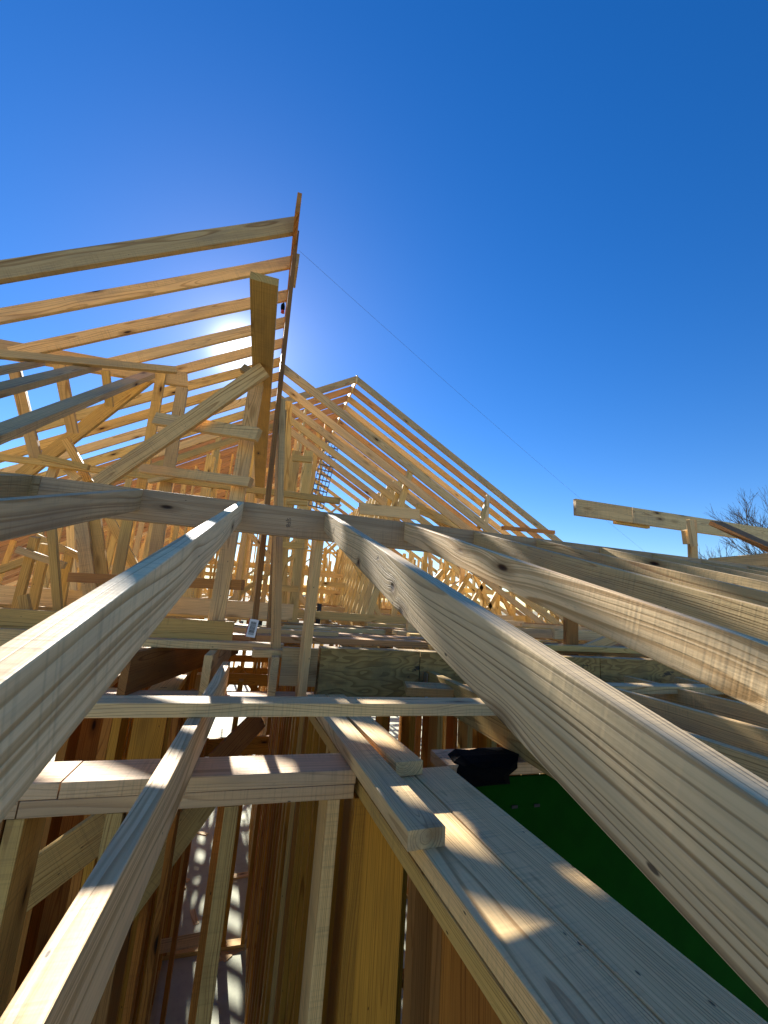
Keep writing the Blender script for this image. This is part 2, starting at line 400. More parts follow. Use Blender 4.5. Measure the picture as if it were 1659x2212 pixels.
# level beam overhead and its post
board('ridge_beam', W(570, 610, Z=1.33), Vector((W(570, 610, Z=1.33).x-.03, 6.2, 1.33)), .122, up=(1, 0, 0), anchor=(-1, 0), hero=True, col='gold', v=.82,
      label='flat overhead beam end with warm shaded underside pointing toward the viewer', cat='beam')
vb('post', 459, 1384, 563, 778, 2.33, 2.70, .089, 'wide grained post standing under the overhead beam', 'post', 'tan', hero=True, v=1.05)
vb('post', 546, 1382, 641, 505, 2.04, 3.10, .06, 'long reddish prop with barcode label at its foot', 'post', 'brown', nrm=(1, .05, 0), v=.9, hero=True, t=.028)
vb('prop', 595, 1408, 607, 868, 2.2, 2.6, .089, 'thin pale prop rising beside the reddish prop', 'prop', 'grey', nrm=(1, .15, 0), v=1.0, hero=True)
vb('prop', 582, 1372, 612, 890, 2.9, 3.3, .089, 'dark edged stud just behind the thin pale prop', 'prop', 'dark', nrm=(1, .1, 0), v=.8, hero=True)
vb('prop', 648, 1508, 688, 1165, 2.05, 2.02, .089, 'pale prop under the near ridge, left of the plywood header', 'prop', 'pale', nrm=(1, .1, 0), v=.9, hero=True)
vb('brace', 212, 1046, 572, 798, 2.42, 2.46, .089, 'long grey diagonal brace nailed to the grained post', 'brace', 'grey', hero=True, v=1.05)
vb('rail', 337, 905, 559, 940, 2.62, 2.40, .078, 'short rail nailed between the two posts', 'rail', 'tan', hero=True, v=.95)
vb('rail', 306, 1012, 542, 1043, 2.7, 2.40, .058, 'lower rail nailed to the grained post', 'rail', 'tan', hero=True, v=.95)
vb('rail', -20, 985, 735, 1083, 3.1, 3.4, .05, 'long thin rail level above the near ridge', 'rail', 'gold', hero=True, v=.95)
vb('rail', 86, 987, 192, 1010, 2.95, 3.0, .04, 'short batten doubled on the long thin rail', 'rail', 'gold', v=.8)
vb('rail', 152, 1247, 525, 1264, 2.62, 2.40, .06, 'horizontal board nailed across the grained post below the ridge', 'rail', 'brown', v=1.35, hero=True)
vb('post', 394, 838, 330, 1230, 3.45, 3.2, .089, 'grey weathered post left of the diagonal brace', 'post', 'grey', hero=True, v=.9)
vb('post', 350, 800, 296, 1110, 3.6, 3.4, .075, 'yellowish post under the end of the small ridge', 'post', 'gold', hero=True, v=1.0)
# small upper ridge on the left with its valley board and rafters
vb('ridge_board', -60, 744, 405, 822, 2.9, 3.75, .14, 'upper left ridge board with a squared end', 'ridge board', 'tan', hero=True, v=.8)
vb('valley_board', -40, 762, 380, 800, 2.5, 3.2, .05, 'flat twisting board running along the upper left ridge', 'board', 'tan', hero=True, v=.85)
vb('rafter', -60, 960, 322, 810, 1.55, 3.4, .089, 'lower grey rafter coming off the upper left ridge', 'rafter', 'grey', hero=True, v=.95)
vb('rafter', -60, 858, 205, 790, 1.9, 3.0, .089, 'upper grey rafter coming off the upper left ridge', 'rafter', 'tan', hero=True, v=.75)
vb('rafter', -40, 808, 80, 785, 2.1, 2.8, .089, 'short dark rafter at the left edge under the upper left ridge', 'rafter', 'tan', v=.7)
vb('brace', 45, 1030, 322, 815, 3.5, 3.7, .11, 'brown brace rising from the thin rail to the upper left ridge', 'brace', 'gold', hero=True, v=.8)
vb('stud', 30, 790, 78, 990, 3.0, 3.15, .075, 'leaning stud at the far left under the upper ridge', 'stud', 'tan', v=.8, hero=True)
vb('stud', 128, 785, 158, 935, 3.1, 3.3, .075, 'second leaning stud under the upper left ridge', 'stud', 'tan', v=.85, hero=True)
vb('stud', 228, 800, 237, 878, 3.3, 3.4, .055, 'short stud between the upper ridge and the brown brace', 'stud', 'gold', v=.85)
vb('stud', 143, 950, 192, 1042, 3.4, 3.3, .06, 'short stud leaning below the brown brace', 'stud', 'gold', v=.95)
vb('block', 143, 1012, 170, 1036, 3.2, 3.2, .06, 'short block under the long thin rail', 'block', 'tan', v=1.0)
vb('stud', 120, 1003, 107, 1040, 3.2, 3.2, .06, 'stud stub under the left end of the long thin rail', 'stud', 'tan', v=.9)
vb('brace', 430, 1018, 322, 1040, 3.2, 3.2, .03, 'thin lath behind the thin rail', 'brace', 'tan', v=.9)
vb('post', 175, 1120, 196, 1290, 3.0, 2.95, .085, 'left of two wide grained posts below the near ridge', 'post', 'tan', hero=True)
vb('post', 204, 1118, 226, 1290, 3.06, 3.0, .085, 'right of two wide grained posts below the near ridge', 'post', 'gold', hero=True)
vb('brace', 276, 1125, 250, 1262, 3.1, 3.0, .07, 'dark edged brace leaning below the near ridge', 'brace', 'gold', v=.8)
vb('brace', 236, 1118, 298, 1236, 3.3, 3.2, .06, 'brace crossing behind the dark edged brace', 'brace', 'gold', v=.95)
vb('stud', 112, 1140, 127, 1335, 2.7, 2.7, .045, 'thin crooked stud below the near ridge at the left', 'stud', 'gold', v=.85)
vb('stud', 76, 1160, 30, 1335, 2.8, 2.8, .05, 'stud leaning right below the near ridge at the left edge', 'stud', 'gold', v=.85)
vb('stud', 100, 1175, 68, 1320, 3.0, 3.0, .06, 'second leaning stud below the near ridge at the left', 'stud', 'gold', v=1.0)
vb('stud', 152, 1190, 132, 1310, 3.2, 3.2, .05, 'third leaning stud below the near ridge at the left', 'stud', 'gold', v=1.0)
vb('rail', -20, 1238, 90, 1200, 2.9, 3.0, .05, 'curved rail at the left edge below the near ridge', 'rail', 'gold', v=.85)
vb('rail', 38, 1187, 140, 1222, 2.75, 2.8, .045, 'short grey rail nailed across leaning studs', 'rail', 'tan', v=.8)
vb('rail', 80, 1160, 180, 1206, 3.2, 3.2, .05, 'gold rail sloping down behind the crooked stud', 'rail', 'gold', v=.9)
vb('block', 50, 1285, 62, 1340, 2.6, 2.6, .05, 'upright block standing on the rim board at the left', 'block', 'gold', v=.8)
vb('stub_board', 524, 795, 545, 808, 2.6, 2.6, .05, 'stub of board sticking out left of the grained post', 'board', 'dark', v=.9)

# ================================================================= roof one, ridge running away just left of the viewer
X1, Z1 = -.098, 2.67
board('ridge_board', (X1+.012, 2.40, Z1-.15), (X1-.02, 6.9, Z1-.15), .16, .03, anchor=(0, -1), hero=True, col='brown', v=1.5,
      label='tall roof ridge board seen end on from below', cat='ridge board')
board('scab_board', (X1+.045, 2.86, Z1-.17), (X1+.041, 3.10, Z1-.17), .12, .03, anchor=(0, -1), col='tan', v=.8, hero=True,
      label='short scab board nailed to the right side of the tall ridge', cat='board')
G1 = 'rafters of the tall left roof'
for i in range(11):
    y = (2.61, 2.975, 3.37, 3.76, 4.12, 4.50)[i] if i < 6 else 4.43+.41*(i-5)
    run = 5.4
    if i == 2: run = 1.86
    if i == 3: run = 1.50
    if i == 4: run = 1.30
    p = Vector((X1-.02, y, Z1)); q = p+Vector((-run, 0, -run*S2))
    board('rafter', p, q, .12 if i == 0 else .098, .04 if i == 0 else .028, anchor=(0, 1), c0=-S2, c1=0, hero=i < 5, wob=.01, col=('grey', 'tan', 'tan', 'tan', 'tan', 'gold', 'gold', 'tan', 'gold', 'tan', 'gold')[i], v=(.85, 1.05, .95, 1, 1, 1, 1, 1, 1, 1, 1)[i],
          label=ORD[i]+' rafter from the front on the left slope of the tall roof', cat='rafter', group=G1)
for i in range(5):
    y = 4.63+.41*i; run = 5.2
    p = Vector((X1+.02, y, Z1)); q = p+Vector((run, 0, -run*S2))
    board('rafter', p, q, .10, .032, anchor=(0, 1), c0=-S2, wob=.01, col=('tan', 'tan', 'tan', 'amber', 'tan')[i],
          label=ORD[i]+' rafter from the front on the right slope of the tall roof', cat='rafter', group='right slope rafters of the tall roof')

# ================================================================= roof two, the big gable behind
X2, Z2, Y2 = 1.25, 4.12, 7.08
NB = 32
board('ridge_board', (X2, Y2-.06, Z2+.03), (X2, Y2+.406*NB, Z2+.03), .14, .03, anchor=(0, 1), col='tan', v=1.1,
      label='ridge board of the big gable roof behind', cat='ridge board')
for s, nm in ((-1, 'left'), (1, 'right')):
    base = None
    for i in range(NB):
        if s > 0 and (8 < i < 13 or i > 13 and i % 3): continue
        if s < 0 and i > 26: continue
        y = Y2+.406*i; run = 8.2 if s < 0 else 8.0
        p = Vector((X2+s*.02, y, Z2+.03)); q = p+Vector((s*run, 0, -run*S2))
        col = ('grey' if i == 0 else 'rust' if s < 0 and i % 5 else ('amber', 'rust', 'gold', 'tan')[i % 4])
        v = .85 if i == 0 else None
        if base is None:
            base = board('rafter', p, q, .12, .042, anchor=(0, 1), c0=-S2, col=col, v=v, label='front grey rafter on the %s slope of the big gable' % nm, cat='rafter', group='%s slope rafters of the big gable' % nm)
        else:
            o = base.copy(); COL.objects.link(o); o.location.y += y-Y2; o.color = tint(col, v)
            o['label'] = ORD[i]+' rafter from the front on the %s slope of the big gable' % nm
def zroof(x):                      # underside of the big roof at x
    return Z2+.03-.2-abs(x-X2)*S2

# ================================================================= attic deck behind the near wall
ZD = ZP+.184+.04
for k in range(26):
    x = -5.2+k*.61
    board('attic_joist', (x, 2.5 if x > .3 else 4.7, ZD-.04), (x, 21, ZD-.04), .184, anchor=(0, 1), col='gold', label='attic joist running away under the loose deck boards',
          cat='joist', group='attic joists under the deck')
board('deck_board', (-.95, 2.42, ZD-.036), (.16, 2.40, ZD-.036), .089, up=(0, 1, 0), anchor=(-1, -1), hero=True, col='tan', v=.95,
      label='flat board across the joist tops at the foot of the grained post', cat='board')
board('deck_board', (.0, 2.28, ZD-.05), (1.75, 2.33, ZD-.05), .089, up=(0, 1, 0), anchor=(-1, -1), hero=True, col='tan', v=.95,
      label='flat board lying on top of the plywood header', cat='board')
board('rim_board', (-4.2, 2.62, ZD+.12), (-.12, 2.55, ZD+.10), .14, anchor=(0, 1), hero=True, col='gold', v=.9,
      label='upright board along the deck edge behind the grained post', cat='board')
board('rim_board', (-4.4, 2.5, ZD+.02), (-.75, 2.45, ZD+.02), .1, anchor=(0, 1), hero=True, col='tan', v=.8,
      label='lower upright board along the deck edge at the left', cat='board')
rg = random.Random(3)
for k in range(70):
    y = 2.75+k*.26+rg.uniform(-.1, .1); x = rg.uniform(-4.5, 6) if k % 2 else rg.uniform(.2, 3.0)
    if y < 4.4 and -.9 < x < .9 and k % 2: x += 2
    L = rg.uniform(.5, 2.6); a = rg.uniform(-.25, .25); z = ZD+rg.choice((0, 0, .04))
    flat = rg.random() < .7
    board('deck_board', (x, y, z), (x+L*math.cos(a), y+L*math.sin(a), z), rg.choice((.089, .14)), up=(0, 1, 0) if flat else UP,
          anchor=(1, 0) if flat else (0, -1), col=rg.choice(('tan', 'gold', 'pale')), label='loose board scattered across the attic joists', cat='board', group='loose boards scattered on the attic deck')

k = 0
for y0 in [2.78, 2.98, 3.22, 3.5, 3.85, 4.2, 4.6, 5.0, 5.5, 6.0, 6.6, 7.3, 8.1]:
    x = rg.uniform(.1, .5) if k % 3 else -.9
    while x < 5:
        L = rg.uniform(.9, 2.2)
        zj = .001+.0021*rg.randint(0, 9)
        flat = y0 < 3.3 or rg.random() < .75
        board('deck_board', (x, y0+rg.uniform(-.06, .06), ZD+zj), (x+L, y0+rg.uniform(-.06, .06), ZD+zj), rg.choice((.089, .14, .14)) if flat else .089, up=(0, 1, 0) if flat else UP,
              anchor=(1, 0) if flat else (0, -1), col=rg.choice(('tan', 'amber', 'gold', 'rust', 'dark')), label='board laid level across the attic joists', cat='board', group='boards laid across the attic joists')
        x += L+rg.uniform(.02, .8)
    k += 1
# ================================================================= struts of the big attic
rg = random.Random(11)
GS = 'struts between attic joists and rafters'
def strut(x, y, lean=0., w=.089, ly=0.):
    zt = zroof(x+lean)
    if x > 1.5: zt = min(zt, 1.15)
    if y < 6.9: zt = min(zt, Z1-.2-abs(x+lean-X1)*S2)
    if zt < ZD+.3: return
    board('strut', (x, y, ZD), (x+lean, y+ly, zt), w, up=(1, 0, 0) if rg.random() < .5 else (0, 1, 0), col=rg.choice(('amber', 'tan', 'amber', 'gold')),
          label='strut standing between an attic joist and the rafters', cat='strut', group=GS)
for x in (-4.6, -3.4, -2.3, -1.1):
    y = 6.4
    while y < 19:
        strut(x+rg.uniform(-.15, .15), y, rg.uniform(-.35, .35)); y += rg.uniform(.9, 1.5)
for x in (2.1, 3.3, 4.5, 5.9):
    y = 7.4
    while y < 19.5:
        strut(x+rg.uniform(-.1, .1), y, rg.choice((0, 0, rg.uniform(-.5, .3)))); y += rg.uniform(.7, 1.25)
for k in range(17):                # dappled close-set leaning row
    y = 5.2+k*.42; x = 1.35+.03*k; board('strut', (x, y, ZD), (x+.42, y-.1, 1.75+.04*k), .089, up=(1, 0, 0), col='amber', label='leaning strut in the close-set dappled row', cat='strut', group='close-set leaning struts in the middle')
for k in range(14): strut(-.95-.06*k, 6.6+k*.55, 0, .089)
for k in range(14): strut(.35, 7.3+k*.8, rg.uniform(-.1, .1))
for k in range(16): strut(-.3-.02*k, 5.6+k*.7, rg.uniform(-.06, .06), .06)
for k in range(26):
    x = rg.uniform(-4.5, 5.5); y = rg.uniform(6.8, 18); l = rg.uniform(1.2, 2.6)*rg.choice((-1, 1)); z0 = ZD; z1 = min(zroof(x+l), ZD+abs(l)*rg.uniform(.7, 1.3))
    if z1 < ZD+.4: continue
    board('brace', (x, y, z0), (x+l, y, z1), .089, up=(0, 1, 0) if k % 3 == 0 else UP, col=rg.choice(('amber', 'tan')), label='slanting brace in the attic framing', cat='brace', group='slanting braces in the big attic')
for k in range(16):
    x = rg.uniform(-4, 4.5); y = rg.uniform(6.5, 17); z = ZD+rg.uniform(.3, 1.3); L = rg.uniform(1.2, 3)
    if zroof(x) < z or zroof(x+L) < z: continue
    board('collar_rail', (x, y, z), (x+L, y, z), .089, col=rg.choice(('amber', 'tan')), label='level rail nailed between attic struts', cat='rail', group='level rails in the big attic')
# tall paired ladder-like posts in the middle
def pair(xa, xb, yb, yt, D, n, lab):
    vb('stud', xa, yb, xa+(yb-yt)*.13, yt, D, D*1.12, .1, 'left stud of the '+lab, 'stud', 'gold')
    vb('stud', xb, yb, xb+(yb-yt)*.10, yt, D, D*1.12, .1, 'right stud of the '+lab, 'stud', 'gold')
    for i in range(n):
        y = yb-25-(yb-yt-40)*i/(n-1); s = (yb-y)
        vb('rail', xa-6+s*.13, y, xb+8+s*.10, y+3, D*.97, D*.97, .06, ORD[i]+' crosspiece from the bottom of the '+lab, 'rail', 'gold')
pair(583+4, 626, 1388, 975, 4.2, 5, 'tall ladder-like frame in the centre')
vb('stud', 608, 1380, 622, 868, 4.6, 5.2, .10, 'wide stud behind the reddish prop', 'stud', 'gold')
vb('rail', 776, 1098, 905, 1112, 5.0, 5.3, .14, 'short board laid across the right slope near the ridge', 'rail', 'tan')
vb('rail', 900, 1098, 1010, 1145, 5.6, 6.2, .12, 'board under the right slope rafters', 'rail', 'gold')
vb('rail', 1085, 1140, 1197, 1150, 5.5, 5.9, .05, 'thin board sticking out past the right rafters', 'rail', 'brown', v=1.5)
vb('strut', 1048, 1150, 1054, 1070, 5.4, 5.6, .05, 'white edged strut reaching up through the right rafters', 'strut', 'pale')
vb('strut', 1035, 1140, 1052, 1080, 5.3, 5.6, .05, 'leaning strut beside the white edged strut', 'strut', 'gold')
vb('post', 1233, 1420, 1233, 1318, 3.35, 3.4, .12, 'short dark post between the two big right rafters', 'post', 'brown', v=1.3, hero=True)
vb('brace', 1245, 1412, 1330, 1378, 3.6, 3.7, .09, 'tilted offcut beside the short dark post', 'brace', 'tan')

# gable end framing of the big roof
rg = random.Random(5)
for k in range(31):
    x = -5.2+k*.406; y = 13.9
    zt = min(zroof(x), 1.9 if x < 1.5 else 1.5)
    if zt < ZD+.4: continue
    board('gable_stud', (x, y, ZD), (x, y, zt), .089, up=(1, 0, 0) if k % 3 else (0, 1, 0), col=rg.choice(('gold', 'tan', 'amber')), label='upright stud in the far gable framing', cat='stud', group='upright studs of the far gable framing')
for z, l in ((.45, 'lowest'), (1.05, 'middle'), (1.7, 'highest')):
    board('gable_rail', (-3.6+z*.8, 13.84, ZD+z), (6.0-z*.8, 13.84, ZD+z), .07, col='gold', label='%s level rail across the far gable studs' % l, cat='rail')

for (x0, x1, y, st, top, lab) in ((-3.6, 1.0, 8.6, .21, 9, 'close-set left partition in the big attic'), (.7, 5.4, 10.4, .24, 1.25, 'close-set right partition in the big attic'), (1.9, 6.2, 6.6, .33, .72, 'low partition behind the second right rafter')):
    x = x0
    while x < x1:
        zt = min(zroof(x), top*rg.uniform(.9, 1)) if top < 5 else zroof(x)
        if zt > ZD+.3:
            board('partition_stud', (x, y, ZD), (x+rg.uniform(-.03, .03), y, zt), .089, up=(1, 0, 0) if rg.random() < .6 else (0, 1, 0), col=rg.choice(('gold', 'tan', 'amber')), label='upright stud of the '+lab, cat='stud', group='studs of the '+lab)
        x += st*rg.uniform(.7, 1.3)
for k in range(12):
    x = 1.9+k*.36; board('brace', (x, 6.5, ZD), (x+rg.choice((-.5, .5, .7)), 6.5, .55), .07, col=rg.choice(('gold', 'amber')), label='short diagonal brace in front of the low partition', cat='brace', group='short diagonal braces of the low partition')
# ================================================================= right-hand pieces
K0 = W(1242, 1095, Y=3.3); K1 = W(1560, 1150, Y=3.3)
def kx(x, y=3.3): return W(x, 1078+(x-1242)*.154, Y=y)
a = kx(1241); b = kx(1369)
board('ridge_board', kx(1241), kx(1362), .168, anchor=(0, 1), hero=True, col='tan', v=.95, label='cut end of the ridge board sticking out alone on the right', cat='ridge board')
c = kx(1900); board('ridge_board', kx(1363), c, .168, anchor=(0, 1), hero=True, col='tan', v=.98, label='longer ridge board continuing to the right edge', cat='ridge board')
a = W(1327, 1132, Y=3.28)
board('scab_board', W(1327, 1121, Y=3.345), W(1400, 1132, Y=3.345), .10, anchor=(0, 0), col='gold', label='short scab board under the right ridge joint', cat='board')
vb('post', 1497, 1208, 1494, 1122, 3.62, 3.66, .075, 'short post carrying the right ridge board', 'post', 'tan', hero=True)
vb('scab_board', 1484, 1175, 1480, 1145, 3.6, 3.6, .05, 'small scab beside the right post', 'board', 'tan')
vb('scab_board', 1500, 1180, 1490, 1123, 3.5, 3.52, .05, 'taller scab nailed on the front of the right post', 'board', 'pale', t=.03)
vb('rafter', 1545, 1130, 1720, 1210, 3.55, 3.0, .14, 'dark rafter leaving the right ridge toward the viewer', 'rafter', 'brown', v=1.1, hero=True)
vb('block', 1535, 1222, 1720, 1208, 3.3, 2.9, .12, 'block lying behind the rafters at the right edge', 'block', 'tan', hero=True)
# joists on the right
for i, (p, q, l) in enumerate((((1.80, 2.15), (1.83, -.6), 'lit topped joist with a knot under the second right rafter'),
                            ((1.36, 2.15), (1.47, -.6), 'shaded joist nearer the big rafter on the right'),
                            ((2.25, 2.15), (2.25, -.6), 'third joist to the right beneath the rafters'), ((2.66, 2.15), (2.66, -.6), 'fourth joist to the right beneath the rafters'),
                            ((.93, 2.15), (.97, -.6), 'golden joist passing behind the largest rafter'))):
    board('ceiling_joist', (p[0], p[1], ZP+.15), (q[0], q[1], ZP+.15), .14, anchor=(0, 1), hero=True, col='tan' if i < 4 else 'gold', v=.95 if i < 4 else .62,
          label=l, cat='joist', group='joists hung from the plywood header')
vb('loose_board', 876, 1487, 1090, 1497, 1.92, 1.95, .089, 'dark edged stub of board lying near the header', 'board', 'dark', nrm=(0, -.12, 1), v=1.3, hero=True)
# green panel
def panel(name, x0, x1, z0, z1, y, t, mat, lab, cat):
    bm = bmesh.new(); bmesh.ops.create_cube(bm, size=1)
    for vv in bm.verts: vv.co = ((vv.co.x+.5)*(x1-x0), vv.co.y*t, (vv.co.z-.5)*(z1-z0))
    bmesh.ops.bevel(bm, geom=bm.edges[:], offset=.002, segments=1, affect='EDGES')
    me = bpy.data.meshes.new(name); bm.to_mesh(me); bm.free()
    o = link(name, me, mat); o.location = Vector((x0, y, z1))+O0; return tag(o, lab, cat)
gp = panel('wall_sheathing', .60, 3.4, ZF+.01, ZP-.045, 1.34, .012, M_GREEN, 'dark green sheathing panel below the rafters at the lower right', 'panel')
for k, (x, y) in enumerate(((1112, 1743), (1160, 1740))):
    p = W(x, y, Y=1.33)
    bm = bmesh.new(); bmesh.ops.create_cube(bm, size=1)
    for vv in bm.verts: vv.co = (vv.co.x*.022, vv.co.y*.002, vv.co.z*.009)
    me = bpy.data.meshes.new('clip'); bm.to_mesh(me); bm.free()
    o = link('printed_mark', me, M_INK, gp); o.location = p+O0-gp.location
# black felt bundle
def felt():
    bm = bmesh.new(); rr = random.Random(5); ring = []
    pts = [(975, 1668), (982, 1645), (1000, 1634), (1030, 1632), (1062, 1629), (1118, 1630), (1116, 1650), (1100, 1666), (1098, 1688), (1060, 1690), (1010, 1691), (985, 1680)]
    P = [W(x, y, Y=1.345) for x, y in pts]; c = sum(P, Vector())/len(P)
    rows = []
    for (s, dy) in ((.5, -.05), (.85, -.035), (1., 0.), (.9, .07), (.5, .09)):
        row = []
        for q in P:
            v = c+(q-c)*s+Vector((rr.uniform(-.004, .004), dy+rr.uniform(-.008, .008), rr.uniform(-.003, .003))); row.append(bm.verts.new(v+O0))
        rows.append(row)
    n = len(P)
    for a, b in zip(rows, rows[1:]):
        for j in range(n): bm.faces.new((a[j], a[(j+1) % n], b[(j+1) % n], b[j]))
    bm.faces.new(rows[0]); bm.faces.new(rows[-1][::-1]); bmesh.ops.recalc_face_normals(bm, faces=bm.faces)
    me = bpy.data.meshes.new('felt'); bm.to_mesh(me); bm.free()
    return tag(link('felt_bundle', me, M_BLACK), 'black crumpled felt bundle sitting on the plate above the green panel', 'felt')
felt()
# string and reel
def tube(name, pts, r, mat, lab=None, cat=None, parent=None, n=5, kind=None):
    bm = bmesh.new(); rows = []
    for i, p in enumerate(pts):
        p = Vector(p); d = (Vector(pts[min(i+1, len(pts)-1)])-Vector(pts[max(i-1, 0)])).normalized()
        a = d.orthogonal().normalized(); b = d.cross(a); rr = r[i] if isinstance(r, list) else r
        rows.append([bm.verts.new(p+a*math.cos(6.2832*k/n)*rr+b*math.sin(6.2832*k/n)*rr) for k in range(n)])
    for a, b in zip(rows, rows[1:]):
        for k in range(n): bm.faces.new((a[k], a[(k+1) % n], b[(k+1) % n], b[k]))
    bm.faces.new(rows[0]); bm.faces.new(rows[-1]); bmesh.ops.recalc_face_normals(bm, faces=bm.faces)
    me = bpy.data.meshes.new(name); bm.to_mesh(me); bm.free(); o = link(name, me, mat, parent)
    return tag(o, lab, cat)
sa, sb = W(646, 541, Z=Z1+.1), W(1520, 1290, D=9.0)
pts = []
for i in range(25):
    u = i/24; p = sa.lerp(sb, u); p.z -= .22*4*u*(1-u)*.5; pts.append(p+O0)
tube('string_line', pts, .0011, M_STRING, 'thin dark string stretched down across the sky from the tall ridge', 'string')
rc = empty('chalk_reel', W(611, 664, D=3.35), 'small black and red reel clipped beside the tall ridge', 'reel')
bm = bmesh.new(); bmesh.ops.create_icosphere(bm, subdivisions=2, radius=1)
for vv in bm.verts: vv.co = (vv.co.x*.018, vv.co.y*.026, vv.co.z*.042+.006*math.sin(vv.co.x*5))
me = bpy.data.meshes.new('reel'); bm.to_mesh(me); bm.free(); link('case', me, M_BLACK, rc)
bm = bmesh.new(); bmesh.ops.create_cone(bm, cap_ends=True, segments=10, radius1=.016, radius2=.012, depth=.02)
me = bpy.data.meshes.new('knob'); bm.to_mesh(me); bm.free(); k = link('knob', me, M_RED, rc); k.location = (.004, -.008, -.045)
tube('hook', [(0, 0, .03), (.008, 0, .05), (.022, 0, .055)], .003, M_METAL, parent=rc)

# barcode label on the reddish prop
lb = empty('price_tag', W(545, 1357, D=1.98), 'white paper barcode tag on the foot of the reddish prop', 'tag')
def quad(name, x0, x1, z0, z1, y, mat, parent):
    bm = bmesh.new(); bm.faces.new([bm.verts.new(p) for p in ((x0, y, z0), (x1, y, z0), (x1, y, z1), (x0, y, z1))])
    me = bpy.data.meshes.new(name); bm.to_mesh(me); bm.free(); return link(name, me, mat, parent)
quad('paper', -.022, .022, -.042, .042, 0, M_WHITE, lb)
bm = bmesh.new(); z = -.03
rb = random.Random(2)
while z < .03:
    h = rb.choice((.0012, .002, .003)); bm.faces.new([bm.verts.new(p) for p in ((-.013, -.001, z), (.013, -.001, z), (.013, -.001, z+h), (-.013, -.001, z+h))]); z += h+rb.choice((.0012, .002))
me = bpy.data.meshes.new('bars'); bm.to_mesh(me); bm.free(); link('barcode', me, M_INK, lb)
quad('red_stripe', -.024, -.021, -.045, .045, -.0015, M_RED, lb); lb.rotation_euler = (0, .12, 0)

# aluminium walk plank hanging in the far attic
a, b = W(682, 1095, D=6.0), W(720, 948, D=6.9)
wp = empty('aluminium_plank', a, 'long perforated aluminium plank leaning in the far attic', 'plank')
ax = (b-a); ln = ax.length; xx = ax.normalized(); sx = Vector((1, 0, 0)); sx = (sx-sx.dot(xx)*xx).normalized()
for s in range(5):
    o = tube('rail', [sx*(.055*(s-2)), ax+sx*(.055*(s-2))], .008, M_ALU, parent=wp, n=4)
for k in range(15):
    c = ax*(k/14.); tube('rung', [c-sx*.115, c+sx*.115], .012, M_ALU, parent=wp, n=4)

# ================================================================= walls below
def stud_wall(name_lab, p, q, n=None, step=.406, w=.14, ztop=ZP-.08, cols=('orange', 'gold', 'orange', 'red'), plates=True, seed=0, skip=(), blocks=False):
    """a stud wall from p to q (x, y): studs, plates, blocking"""
    rr = random.Random(seed); P = Vector((p[0], p[1], 0)); Q = Vector((q[0], q[1], 0)); d = (Q-P).normalized(); L = (Q-P).length
    e = empty('stud_wall', (p[0], p[1], ZF), name_lab, 'stud wall')
    nrm = UP.cross(d)
    k = int(L/step)+1
    for i in range(k):
        if i in skip: continue
        s = min(i*step+rr.uniform(-.03, .03), L-.02); s = max(s, .02)
        for dd in ((0,) if rr.random() > .25 else (0, .04)):
            c = P+d*(s+dd)
            board('stud', (c.x, c.y, ZF+.038), (c.x, c.y, ztop-.038 if plates else ztop), w, up=nrm, parent=e, col=rr.choice(cols), mat=PINE_F)
    if plates:
        board('top_plate', (P.x, P.y, ztop), (Q.x, Q.y, ztop), w, up=nrm, anchor=(1, 0), parent=e, col='gold')
    board('bottom_plate', (P.x, P.y, ZF+.001), (Q.x, Q.y, ZF+.001), w, up=nrm, anchor=(-1, 0), parent=e, col='gold')
    if blocks:
        for i in range(k-1):
            if i in skip or i+1 in skip: continue
            c = P+d*(i*step+.03); g = P+d*((i+1)*step-.03); z = ZF+1.35+rr.uniform(-.05, .05)
            board('blocking', (c.x, c.y, z), (g.x, g.y, z), w, up=nrm, parent=e, col=rr.choice(cols))
    return e
# wall right below the plates that run away (B) with close-set studs
stud_wall('stud wall of wide dark boards under the long weathered plates', (.612, -.3), (.492, 1.25), step=.2, ztop=ZP-.079, plates=False, seed=1, cols=('brown', 'red', 'orange'))
stud_wall('dense orange stud wall along the right of the corridor', (.445, 1.32), (.36, 7.4), step=.2, ztop=ZP-.002, plates=False, seed=2)
stud_wall('far orange stud wall on the right of the corridor', (.42, 7.8), (.42, 16), step=.406, ztop=ZP-.08, seed=3)
stud_wall('dense orange stud wall on the left beyond the near plate', (-.80, 2.75), (-1.1, 8.5), step=.19, ztop=ZP-.04, seed=4)
stud_wall('short stud wall closing the corridor behind the joists', (-.7, 5.2), (.3, 5.2), step=.25, ztop=ZP-.08, seed=21, w=.089, skip=(2,), blocks=True)
stud_wall('stud wall behind at the far left', (-3.4, 2.6), (-.84, 2.7), step=.2, ztop=ZP-.04, seed=5, blocks=True)
stud_wall('dense stud wall behind the spliced plate at the left', (-2.2, 2.5), (-.6, 2.5), step=.13, ztop=ZP-.04, seed=31)
stud_wall('left room wall seen through the near opening', (-2.4, 1.6), (-2.4, 6), step=.406, ztop=ZP-.08, seed=6)
stud_wall('cross wall with blocking across the corridor', (-1.1, 9.2), (.3, 9.2), step=.45, ztop=ZP-.08, seed=7, w=.089, skip=(1,), blocks=False)
stud_wall('stud wall just behind the plywood header', (.5, 2.75), (4.2, 2.8), step=.19, ztop=ZP-.05, seed=18, blocks=True)
stud_wall('left edge stud wall of the corridor', (-.42, 2.3), (-.6, 7), step=.3, ztop=ZP-.04, seed=19)
stud_wall('stud wall behind the plywood header on the right', (.5, 3.6), (4.5, 3.8), step=.22, ztop=ZP-.05, seed=8)
stud_wall('second stud wall behind the plywood header', (.6, 5.6), (6, 5.6), step=.406, ztop=ZP-.05, seed=9, blocks=True)
